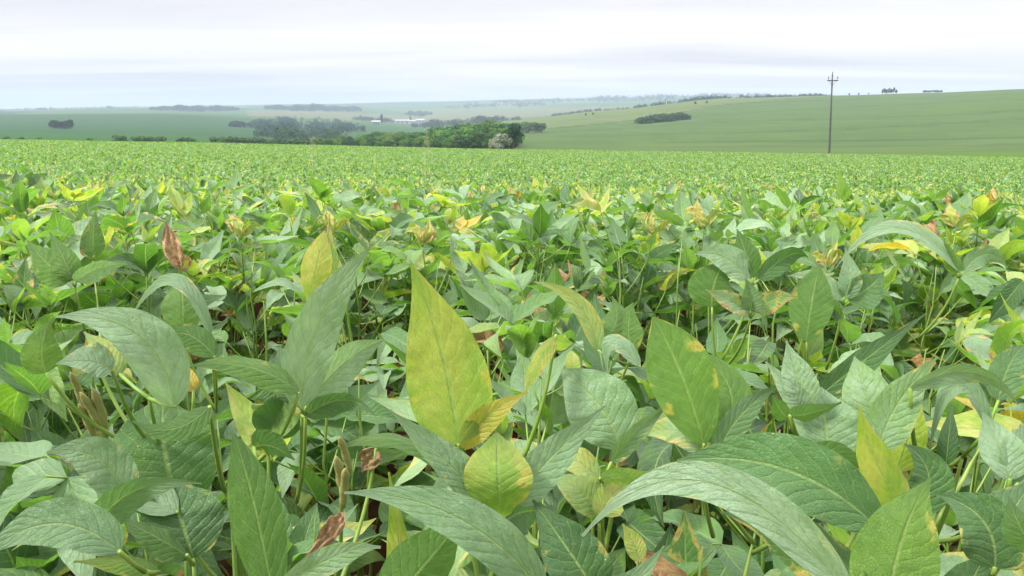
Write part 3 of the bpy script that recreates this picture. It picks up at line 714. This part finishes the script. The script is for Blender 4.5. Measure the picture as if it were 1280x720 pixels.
for lab, px, py, d in [('soybean plant with a rusty yellow leaf cluster left of the tallest leaflet', 415, 275, 1.9), ('soybean plant with a rust speckled yellow tip behind the tallest leaflet', 527, 290, 1.7),
        ('soybean plant with a brown and yellow blotched tip right of centre', 815, 275, 1.9), ('soybean plant with a leaning yellow rusty leaflet right of centre', 880, 268, 1.9),
        ('soybean plant with curled orange yellow leaflets below the power pole', 1036, 318, 1.5), ('soybean plant with curled yellow leaflets towards the right edge', 1192, 268, 1.9),
        ('soybean plant with withered tan leaflets in the left middle distance', 300, 282, 1.9)]:
    q = random.Random(px); hero_plant(lab, [[((px+q.uniform(-3, 3), py+14, d), (px+q.uniform(-9, 9), py, d), (px+q.uniform(-16, 16), py-q.uniform(12, 22), d+.02), q.uniform(12, 19), q.uniform(0, 30), q.choice('UL'), (q.uniform(.72, .9), .8, q.uniform(.3, .5)), dict(crumple=.15, fold=.6))] +
        [((px+k*3, py+14, d), (px+k*q.uniform(10, 16), py+q.uniform(-4, 6), d), (px+k*q.uniform(18, 30), py+q.uniform(-6, 12), d), q.uniform(10, 15), q.uniform(10, 45), 'U', (q.uniform(.5, .9), .8, q.uniform(.2, .5)), dict(crumple=.12, fold=.6)) for k in (-1, 1)]])
for (root, org, H) in HEROES:      # lower leaves and pods of the same plants
    random_plant(org.x, org.y, rng, None, True, False, H=max(.3, H*.80), ntri=9, root=root)

# ------------------------------------------------------------------ the crop: individual plants nearest the eye
cands = []; sp_ = .235
for i in range(-60, 61):
    for j in range(0, 60):
        x = (i+rng.uniform(-.42, .42))*sp_; y = (j+rng.uniform(-.42, .42))*sp_
        if y < .12: continue
        if abs(x) > .70*y+.10: continue
        cands.append((math.hypot(x, y), x, y))
cands.sort(); NIND = 300-len(HEROES)
words_d = ['in the very front rows', 'a step behind the front rows', 'two steps into the crop', 'three steps into the crop', 'four steps into the crop']
sides = ['at far left', 'left of centre', 'at centre', 'right of centre', 'at far right']
looks = [(0., .48, 'dark green'), (0., .85, 'pale dusty green'), (.20, .66, 'lime green'), (.38, .66, 'patchily yellowing')]
def side(x, y): return sides[min(4, max(0, int((x/y+.69)/1.38*5)))]
used = cands[:NIND]; RIND = used[-1][0]
for k, (d, x, y) in enumerate(used):
    near, mid = d < 1.25, d < 2.6; b = sum(d > q for q in (.9, 1.8, 2.7, 3.7)); PLANT = rng.choices(looks, (4, 4, 3.5, 1 if d < 2 else 2.2))[0]
    lab = '%s soybean plant %s, %s' % (PLANT[2], words_d[b], side(x, y))
    H = rng.gauss(np.interp(d, [.4, .9, 1.6, 2.4, 3.6], [.72, .77, .79, .79, .72]), .03)
    random_plant(x, y, rng, lab, near, mid, H=H)

PLANT = (.19, .50, '')
# ------------------------------------------------------------------ the rest of the crop: one mass of instanced canopy
def canopy_patch(seed, nleaf, nu, nv, rad, depth, top=.80):
    r_ = random.Random(seed); VV = []; FF = []; UU = []; TT = []
    for q in range(nleaf//3):
        az0 = r_.uniform(0, 6.283); rr = rad*math.sqrt(r_.random()); p = Vector((rr*math.cos(az0), rr*math.sin(az0), top-abs(r_.gauss(0, depth))-.04+r_.uniform(-.03, .05)))
        tint = rnd_tint(r_); az = r_.uniform(0, 6.283)
        if r_.random() < .02: tint = (.95, .5, .7, 1)
        for (h, n) in leaflet_dirs(az, r_, r_.random() < .12):
            k = r_.randrange(22); pr = leaf_params(k); V, F, UV = leaf_shared(nu=nu, nv=nv, **pr); M = frame(h, n, p+h*.01, r_.uniform(.72, 1.0)); b = len(VV)
            VV += [M @ Vector(v) for v in V]; FF += [tuple(i+b for i in f) for f in F]; UU += UV
            tt = (min(1, max(0, tint[0]+r_.uniform(-.08, .08))), min(1, max(0, tint[1]+r_.uniform(-.15, .15))), tint[2]); TT += [tt]*len(V)
    o = bpy.data.objects.new('canopy_patch', mesh('canopy_patch', VV, FF, M_LEAFM, UU, TT)); return o
def patch_coll(name, objs):
    c = bpy.data.collections.new(name)
    for o in objs: c.objects.link(o)
    return c
C_MID = patch_coll('mid_patches', [canopy_patch(500+k, 150, 2, 5, .30, .11) for k in range(7)])
C_FAR = patch_coll('far_patches', [canopy_patch(600+k, 190, 2, 3, .48, .07) for k in range(7)])
def scatter(name, pts, rots, scl, picks, coll, label):
    me = bpy.data.meshes.new(name); me.from_pydata(pts, [], [])
    for nm, ty, dat in (('rz', 'FLOAT', rots), ('scl', 'FLOAT', scl), ('pick', 'INT', picks)):
        a = me.attributes.new(nm, ty, 'POINT'); a.data.foreach_set('value', dat)
    o = bpy.data.objects.new(name, me); col.objects.link(o)
    gt = bpy.data.node_groups.new(name, 'GeometryNodeTree')
    gt.interface.new_socket('Geometry', in_out='INPUT', socket_type='NodeSocketGeometry'); gt.interface.new_socket('Geometry', in_out='OUTPUT', socket_type='NodeSocketGeometry')
    gi = nd(gt, 'NodeGroupInput'); go = nd(gt, 'NodeGroupOutput'); mp_ = nd(gt, 'GeometryNodeMeshToPoints'); ip = nd(gt, 'GeometryNodeInstanceOnPoints')
    ci = nd(gt, 'GeometryNodeCollectionInfo'); ci.inputs['Collection'].default_value = coll; ci.inputs['Separate Children'].default_value = True; ci.inputs['Reset Children'].default_value = True
    def na(n, ty):
        a = nd(gt, 'GeometryNodeInputNamedAttribute', data_type=ty); a.inputs['Name'].default_value = n; return a.outputs[0]
    cx = nd(gt, 'ShaderNodeCombineXYZ'); gt.links.new(na('rz', 'FLOAT'), cx.inputs[2])
    gt.links.new(gi.outputs[0], mp_.inputs[0]); gt.links.new(mp_.outputs[0], ip.inputs['Points']); gt.links.new(ci.outputs[0], ip.inputs['Instance'])
    ip.inputs['Pick Instance'].default_value = True; gt.links.new(na('pick', 'INT'), ip.inputs['Instance Index'])
    e2r = nd(gt, 'FunctionNodeEulerToRotation'); gt.links.new(cx.outputs[0], e2r.inputs[0]); gt.links.new(e2r.outputs[0], ip.inputs['Rotation']); gt.links.new(na('scl', 'FLOAT'), ip.inputs['Scale'])
    gt.links.new(ip.outputs[0], go.inputs[0])
    md = o.modifiers.new('scatter', 'NODES'); md.node_group = gt
    tag(o, label, 'soybean crop', kind='stuff'); return o
def in_individual_zone(x, y, d): return y > 0 and abs(x) <= .70*y+.10 and d < RIND-.08
pts = []
s_ = .40
for i in range(-45, 46):
    for j in range(-8, 45):
        x = (i+rng.uniform(-.4, .4))*s_; y = (j+rng.uniform(-.4, .4))*s_; d = math.hypot(x, y)
        if d > 16 or in_individual_zone(x, y, d) or d < .75 or (y < .3 and abs(x) < .8): continue
        if y < 0 and d > 3: continue
        if abs(x) > 1.1*abs(y)+3.0: continue
        pts.append((x, y, plane_z(x, y)))
for (d, x, y) in cands[NIND:]:      # seam between single plants and the mass
    if d < RIND+.35: pts.append((x, y, plane_z(x, y)))
n = len(pts)
scatter('soybean_crop', pts, nr.rand(n)*6.28, .93+nr.rand(n)*.14, nr.randint(0, 7, n), C_MID, 'dense green and yellowing soybean crop spreading behind the nearest plants')
pts = []; s_ = .52
for i in range(-150, 151):
    for j in range(4, 150):
        x = (i+rng.uniform(-.4, .4))*s_; y = (j+rng.uniform(-.4, .4))*s_; d = math.hypot(x, y)
        if d <= 16 or d > 73 or abs(x) > 1.0*y+2: continue
        pts.append((x, y, plane_z(x, y) if d < 62 else float(min(gz1(x, y) - .72*min(1, max(0, (d-66)/6)), plane_z(x, y)))))
n = len(pts)
scatter('soybean_field', pts, nr.rand(n)*6.28, .94+nr.rand(n)*.14, nr.randint(0, 7, n), C_FAR, 'far part of the soybean field fading to a fine pale texture at its crest')

# fallen leaves on the soil
LV = []; LF = []; LU = []; LT = []
for q in range(1300):
    y = rng.uniform(.2, 4.2); x = rng.uniform(-.75*y-.1, .75*y+.1); V, F, UV = leaf_shared(.07, .04, rng.uniform(-1, 2), .5, 1, .4, q, 2, 4)
    a = rng.uniform(0, 6.28); M = frame(Vector((math.cos(a), math.sin(a), rng.uniform(-.1, .2))), Vector((rng.gauss(0, .3), rng.gauss(0, .3), 1)), Vector((x, y, plane_z(x, y)+.012))); b = len(LV)
    LV += [M @ Vector(v) for v in V]; LF += [tuple(i+b for i in f) for f in F]; LU += UV; LT += [(.9, .4, rng.choice([.5, 1, 1]))]*len(V)
tag(mesh_obj('leaf_litter', LV, LF, M_LEAFM, UV=LU, tint=LT), 'dry brown leaves lying on the soil between the stems', 'leaf litter', kind='stuff')

# ------------------------------------------------------------------ tall grass weeds over the crop
def weed(px, py_top, d, label):
    top = at(px, py_top, d); x, y = top.x, top.y; g0 = gz1(x, y); root = empty('grass_weed', (x, y, g0)); tag(root, label, 'weed', 'tall grass weeds above the crop')
    h = top.z-g0; P = [Vector((.02*math.sin(i), .03*(i/6)**2, h*.8*i/6)) for i in range(7)]; V, F = tube(P, [.004]*7, 5); mesh_obj('stalk', V, F, M_STRAW, root)
    V = []; F = []; r_ = random.Random(int(px))
    for k in range(60):
        t = k/60; z = h*(.72+.28*t); a = r_.uniform(0, 6.28); l = .10*(1-t*.6); p = Vector((.02, .03, z)); e = p+Vector((math.cos(a)*l, math.sin(a)*l, l*.9)); tube([p, (p+e)/2+Vector((0, 0, .01)), e], [.001, .0025, .0006], 3, V, F)
    mesh_obj('plume', V, F, M_STRAW, root)
weed(531, 163, 13, 'pale feathery grass weed standing over the crop before the woods')
weed(389, 173, 16, 'short faint straw coloured weed tip left of the taller one')

# ------------------------------------------------------------------ trees
def crown_mesh(seed, wdt, hgt, nface, fs, z0=.18, nblob=14, name='crown'):
    r_ = random.Random(seed); bl = []
    for k in range(nblob):
        a = r_.uniform(0, 6.28); t = r_.uniform(0, 1); rr = wdt/2*.68*math.sqrt(r_.random())*(1-.45*t); bl.append((Vector((rr*math.cos(a), rr*math.sin(a), hgt*(z0+.12+.62*t*(1-z0)))), wdt*r_.uniform(.15, .25)))
    V = []; F = []
    for k in range(nface):
        c, rad = bl[r_.randrange(nblob)]; d = Vector((r_.gauss(0, 1), r_.gauss(0, 1), r_.gauss(.2, 1))).normalized(); p = c+d*rad*r_.uniform(.75, 1.12); p.z = c.z + (p.z-c.z)*.85
        n = (d+Vector((r_.gauss(0, .5), r_.gauss(0, .5), r_.gauss(.2, .5)))).normalized(); a = n.orthogonal().normalized(); a = Matrix.Rotation(r_.uniform(0, 6), 3, n) @ a; b = n.cross(a); s = fs*r_.uniform(.6, 1.3); q = len(V)
        V += [p-a*s, p-b*s*.45, p+a*s+n*s*.2, p+b*s*.5]; F.append((q, q+1, q+2, q+3))
    return mesh(name, V, F, M_TREE, smooth=False), bl
def trunk_mesh(hgt, bl, seed):
    V, F = tube([Vector((0, 0, -.5)), Vector((.05, 0, hgt*.2)), Vector((.1, .05, hgt*.45)), Vector((.1, .1, hgt*.75))], [.26, .2, .15, .05], 6)
    for c, rad in bl[:6]: tube([Vector((.05, 0, hgt*.22)), Vector((.05, 0, hgt*.22)).lerp(c, .55)+Vector((0, 0, .2)), c], [.12, .08, .03], 4, V, F)
    return mesh('trunk', V, F, M_BARK)
TREES = []
for k in range(6):
    W_, H_ = [(8, 9), (9, 8), (6.5, 9.5), (10, 9), (7, 7.5), (8, 10.5)][k]; cm_, bl = crown_mesh(k, W_, H_, 1500, .42); TREES.append((cm_, trunk_mesh(H_, bl, k), H_, W_))
BUSH = []
for k in range(3): BUSH.append(crown_mesh(40+k, 5, 3.4, 500, .3, z0=0., nblob=9)[0])
def tree(px, r, H, label, group, kind=None, tintc=(.045, .095, .030), dz=0, name='tree', bush=False, wf=1.):
    x, y = pxr(px, r); z = gz1(x, y)+dz; k = rng.randrange(6) if kind is None else kind
    root = empty(name, (x, y, z-.2), rng.uniform(0, 6.28)); tag(root, label, 'bush' if bush else 'tree', group)
    if bush:
        s = H/3.4; c = link('crown', BUSH[k % 3], root, Matrix.Diagonal((s*wf, s*wf, s, 1)))
    else:
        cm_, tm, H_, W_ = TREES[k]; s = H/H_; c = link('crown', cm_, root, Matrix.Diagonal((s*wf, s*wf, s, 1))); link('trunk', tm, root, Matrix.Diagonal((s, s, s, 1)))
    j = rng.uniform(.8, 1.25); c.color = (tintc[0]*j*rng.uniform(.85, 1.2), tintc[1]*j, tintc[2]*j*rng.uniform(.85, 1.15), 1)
    return root
def htop(px, r, py):             # height that reaches a photo row
    x, y = pxr(px, r); a = math.atan2(x, y); return ZC + r*el_slope(a, py) - gz1(x, y) + .2
# gallery wood in the dip: individual trees
topx = [395, 430, 470, 500, 530, 560, 590, 620, 650]; topy = [171, 168, 165, 163, 161, 156, 151.5, 151, 156]
for k in range(190):
    px = 392 + (1-rng.random()**1.25)*250; back_ = rng.random(); r = np.interp(px, [390, 520, 650], [330, 285, 225])*(1+back_*.45)
    py = np.interp(px, topx, topy) + (1-back_)**1.2*13 + rng.uniform(-2.2, 3.2)
    H = htop(px, r, py); H = min(max(H, 4.5), 15)
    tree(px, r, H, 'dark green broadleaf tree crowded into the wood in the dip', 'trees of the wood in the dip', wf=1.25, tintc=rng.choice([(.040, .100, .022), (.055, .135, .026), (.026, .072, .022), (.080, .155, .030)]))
tree(641, 215, htop(641, 215, 153), 'round dark tree standing just right of the pale blossoming tree', 'trees of the wood in the dip', 0, (.022, .060, .024))
tree(628, 195, htop(628, 195, 165.5), 'pale beige blossoming tree at the right end of the wood', None, 1, (.15, .21, .14), wf=1.15, name='blossoming_tree')
tree(618, 200, htop(618, 200, 169), 'smaller pale greyish tree tucked left of the blossoming tree', None, 4, (.22, .22, .15), name='blossoming_tree')
# hedge behind the crest on the left
for px, w_, pt in [(5, 6, 170), (22, 8, 170), (45, 7, 170.2), (108, 6, 171), (146, 7, 167.5), (150, 5, 168), (168, 7, 169.5), (176, 8, 168.5), (184, 6, 169), (199, 6, 169), (225, 7, 170), (233, 6, 170), (268, 8, 170), (276, 7, 169), (284, 8, 168.5), (293, 6, 170), (302, 8, 169.5), (314, 7, 170), (325, 8, 171), (338, 7, 172), (350, 8, 171), (362, 8, 172), (374, 7, 171), (385, 8, 172)]:
    r = np.interp(px, [0, 400], [300, 330])+rng.uniform(-10, 10); H = max(1.3, htop(px, r, pt+1.)); tree(px, r, H, 'low dark bush showing just over the crest on the left', 'bushes behind the field crest', tintc=(.040, .085, .028), name='bush', bush=True, wf=1.8)
# clump in the left field
for px in (64, 67, 70, 74, 77, 81, 84, 87):
    r = 760+rng.uniform(-12, 12); tree(px, r, htop(px, r, 149.5+rng.uniform(-.8, 1.5)), 'dark bluish tree in the square clump in the left field', 'trees of the clump in the left field', tintc=(.022, .050, .026), wf=.95)
# hedgerow right of the wood and bush row on the hill
for px in range(645, 680, 4):
    r = 560+rng.uniform(-10, 10); tree(px, r, htop(px, r, 152.5+rng.uniform(-1, 1.5)), 'green hedgerow tree at the foot of the pale slope', 'hedgerow trees at the foot of the slope', tintc=(.05, .10, .035), wf=1.3)
for q, px in enumerate(np.arange(799, 863, 3.6)):
    r = 640+rng.uniform(-10, 10); pt = np.interp(px, [798, 815, 835, 850, 863], [146.5, 142.5, 141, 139.5, 144])+rng.uniform(-.4, .6)
    tree(px, r, max(2.5, htop(px, r, pt)), 'dark bush in the row lying across the right slope', 'bushes of the row on the right slope', tintc=(.025, .06, .022), name='bush', bush=True, wf=1.3)
# trees on the right skyline
for px, pt in [(1099, 112), (1101.5, 111), (1104, 112), (1107, 110.5), (1110, 111), (1113, 110), (1116, 112)]:
    r = 1090; tree(px, r, htop(px, r, pt)+1, 'slender dark tree of the small group on the right skyline', 'trees of the skyline group', tintc=(.022, .045, .028), wf=.55)
for px in np.arange(1151, 1174, 3):
    r = 1085; tree(px, r, htop(px, r, 112.3+rng.uniform(-.3, .4)), 'dark rounded tree of the low flat topped grove on the right skyline', 'trees of the flat topped grove', tintc=(.018, .04, .026), wf=1.1)
for px, pt in [(973, 118), (962, 119), (985, 119.5), (1058, 118.5), (1070, 119), (1082, 119), (868, 144), (882, 143), (732, 146), (741, 145)]:
    r = 1120 if px > 950 else 900; H = htop(px, r, pt) if px > 950 else 4; tree(px, r, min(8, max(3, H)), 'lone small tree dotted along the pale upper slope', 'lone trees on the upper slope', tintc=(.03, .06, .03))
tree(477, 1500, 22, 'tall dark tree rising beside the white sheds in the valley', None, 5, (.02, .045, .025), wf=.5)
tree(513, 1900, 18, 'tall dark tree between the two rows of white sheds', None, 5, (.02, .045, .025), wf=.5)

# distant woods read as masses
def woods(name, label, px0, px1, r0, r1, n, h, tintc, fs=1.15, nf=44, edge=None):
    r_ = random.Random(hash(name+label) % 9999 if False else sum(map(ord, label))); VV = []; FF = []
    X_ = []; 
    for k in range(n):
        tt_ = r_.random(); px = px0+(px1-px0)*tt_; wv = .5+.5*math.sin(tt_*23+px0)*math.sin(tt_*9+px1)
        if r_.random() > .35+.65*wv: continue
        lo, hi = (r0, r1) if edge is None else (np.interp(px, edge[0], edge[1]), np.interp(px, edge[0], edge[2])); mid_ = lo*.55+hi*.45; sp2 = (hi-lo)*.5*max(.12, math.sin(math.pi*tt_))**.6; X_.append((*pxr(px, mid_+sp2*max(-1.6, min(1.6, r_.gauss(0, .75)))), h*r_.uniform(.55, 1.25)*(.6+.4*wv)*(.6+.4*math.sin(math.pi*tt_)**.5)))
    xs = np.array([q[0] for q in X_]); ys = np.array([q[1] for q in X_]); zs = ground_z(xs, ys)
    for (x, y, hh), z in zip(X_, zs):
        for q in range(nf):
            d = Vector((r_.gauss(0, 1), r_.gauss(0, 1), abs(r_.gauss(0, 1)))).normalized(); p = Vector((x, y, z+hh*.4)) + Vector((d.x*hh*.5, d.y*hh*.5, d.z*hh*.58-(hh*.35 if q % 3 == 0 else 0)))
            nn = (d+Vector((r_.gauss(0, .4), r_.gauss(0, .4), .2))).normalized(); a = nn.orthogonal().normalized(); b = nn.cross(a); s = fs*hh/12*r_.uniform(.7, 1.3); i = len(VV); VV += [p-a*s, p-b*s, p+a*s, p+b*s]; FF.append((i, i+1, i+2, i+3))
    o = mesh_obj(name, VV, FF, M_TREE, smooth=False); o.color = (*tintc, 1); tag(o, label, 'wood', kind='stuff'); return o
DB = (.014, .042, .030)
woods('far_wood', 'dark bluish wood filling the left valley bottom', 287, 456, 0, 0, 900, 9, DB, edge=([287, 330, 456], [1000, 900, 860], [1040, 1350, 1500]))
woods('far_wood', 'nearer dark belt of trees low in the left valley', 318, 430, 560, 760, 260, 9, (.028, .06, .03))
woods('far_wood', 'dark wood on the skyline left of the valley', 188, 300, 2500, 2900, 700, 15, DB)
woods('far_wood', 'long flat dark wood on the skyline above the valley', 332, 452, 2700, 3300, 1000, 17, DB)
woods('far_wood', 'thin tree belt in the valley fields beyond the wood', 440, 500, 1750, 1900, 160, 11, DB)
woods('far_wood', 'small wood on the slope behind the white sheds', 506, 540, 2600, 2900, 120, 15, DB)
woods('far_wood', 'wooded stream line climbing behind the gallery wood', 515, 650, 1300, 1650, 420, 12, (.022, .045, .028))
woods('far_wood', 'belt of dark trees following the back of the pale hill', 690, 1036, 0, 0, 700, 8.5, DB, edge=([690, 800, 900, 1036], [1500, 1350, 1250, 1300], [1700, 1500, 1400, 1450]))
woods('far_wood', 'distant hazy ridge woods beyond the hill', 620, 960, 3900, 4900, 650, 20, DB, fs=1.4)
woods('far_wood', 'scattered hazy tree lines on the far left plains', 0, 180, 3300, 3900, 150, 12, DB)
woods('far_wood', 'tree patches on the far blue slope', 552, 700, 3300, 3900, 260, 15, DB)

# ------------------------------------------------------------------ white sheds in the valley
def shed(px, r, lx, ly, h, rot, label):
    x, y = pxr(px, r); z = gz1(x, y)+2.; root = empty('farm_shed', (x, y, z), R(rot)); tag(root, label, 'shed', 'white farm sheds in the valley')
    V = []; F = []; box(V, F, -lx/2, lx/2, -ly/2, ly/2, -4, h); mesh_obj('wall', V, F, M_WHITE, root, smooth=False)
    V = [Vector(p) for p in ((-lx/2-.6, -ly/2-.6, h+.05), (lx/2+.6, -ly/2-.6, h+.05), (lx/2+.6, ly/2+.6, h+.05), (-lx/2-.6, ly/2+.6, h+.05), (-lx/2-.6, 0, h+2.2), (lx/2+.6, 0, h+2.2))]
    mesh_obj('roof', V, [(0, 1, 5, 4), (2, 3, 4, 5), (0, 4, 3), (1, 2, 5), (3, 2, 1, 0)], M_GREYROOF if False else M_WHITE, root, smooth=False)
    for k in range(3):
        V = []; F = []; xx = lx*(-.3+.3*k); box(V, F, xx-2, xx+2, -ly/2-.12, -ly/2+.02, -3.9, h*.7); mesh_obj('door', V, F, M_DOOR, root, smooth=False)
shed(470, 1480, 16, 12, 4, 10, 'small white shed apart from the others, lowest in the valley')
shed(503, 1800, 34, 14, 4.5, 6, 'long white shed at the left of the row in the valley')
shed(516, 1850, 26, 14, 4, 6, 'white shed in the middle of the row in the valley')
shed(526, 1800, 20, 16, 7, -8, 'tallest white shed at the right end of the row')

# ------------------------------------------------------------------ power pole
pd_ = 93.; pb_ = at(1037, 187, pd_); bx_, by_ = pb_.x, pb_.y; gz_ = gz1(bx_, by_)
pole = empty('power_pole', (bx_, by_, gz_)); tag(pole, 'dark wooden power pole with one crossarm standing alone beyond the crop', 'power pole')
tpz = ZC+math.hypot(bx_, by_)*el_slope(math.atan2(bx_, by_), 92.5)-gz_; dtop = by_*CA-(gz_+tpz-ZC)*SA
tp = Vector((dtop*(1040.6-640)/FPX-bx_, 0, tpz)); V, F = tube([Vector((0, 0, -.8)), Vector((0, 0, 0)), tp*.5, tp], [.14, .13, .105, .08], 10); mesh_obj('shaft', V, F, M_WOOD, pole)
ca = tp*((tpz-.78)/tpz); V = []; F = []; box(V, F, -.66, .66, -.16, -.06, -.06, .06); arm = mesh_obj('crossarm', V, F, M_WOOD, pole, smooth=False, loc=ca+Vector((0, -.06, 0)))
for xx in (-.55, .55):
    V, F = tube([Vector((xx, -.11, .06)), Vector((xx, -.11, .22)), Vector((xx, -.11, .24)), Vector((xx, -.11, .33)), Vector((xx, -.11, .36)), Vector((xx, -.11, .46)), Vector((xx, -.11, .50))], [.015, .015, .07, .09, .06, .08, .03], 8); mesh_obj('insulator', V, F, M_PORC, pole, loc=ca+Vector((0, -.06, 0)))
V, F = tube([tp, tp+Vector((0, 0, .1)), tp+Vector((0, 0, .12)), tp+Vector((0, 0, .22)), tp+Vector((0, 0, .26))], [.02, .02, .08, .09, .03], 8); mesh_obj('insulator', V, F, M_PORC, pole)
for sgn in (-1, 1):
    V, F = tube([Vector((sgn*.45, -.13, -.02)), Vector((0, -.16, -.62))], [.018, .018], 5); mesh_obj('brace', V, F, M_WOOD, pole, loc=ca)

# ------------------------------------------------------------------ haze
hm, t, o = new_mat('haze'); pv = nd(t, 'ShaderNodeVolumePrincipled'); pv.inputs['Color'].default_value = (.49, .58, .71, 1); pv.inputs['Density'].default_value = .00023; pv.inputs['Anisotropy'].default_value = .0
t.links.new(pv.outputs[0], o.inputs['Volume'])
zz = np.array([v[2] for v in ground.bound_box]); V = []; F = []; box(V, F, -9600, 9600, -9600, 9600, float(zz.min())-1.2, float(zz.max()+22))
tag(mesh_obj('haze', V, F, hm, smooth=False), 'pale blue haze over the far hills', 'haze', kind='stuff')
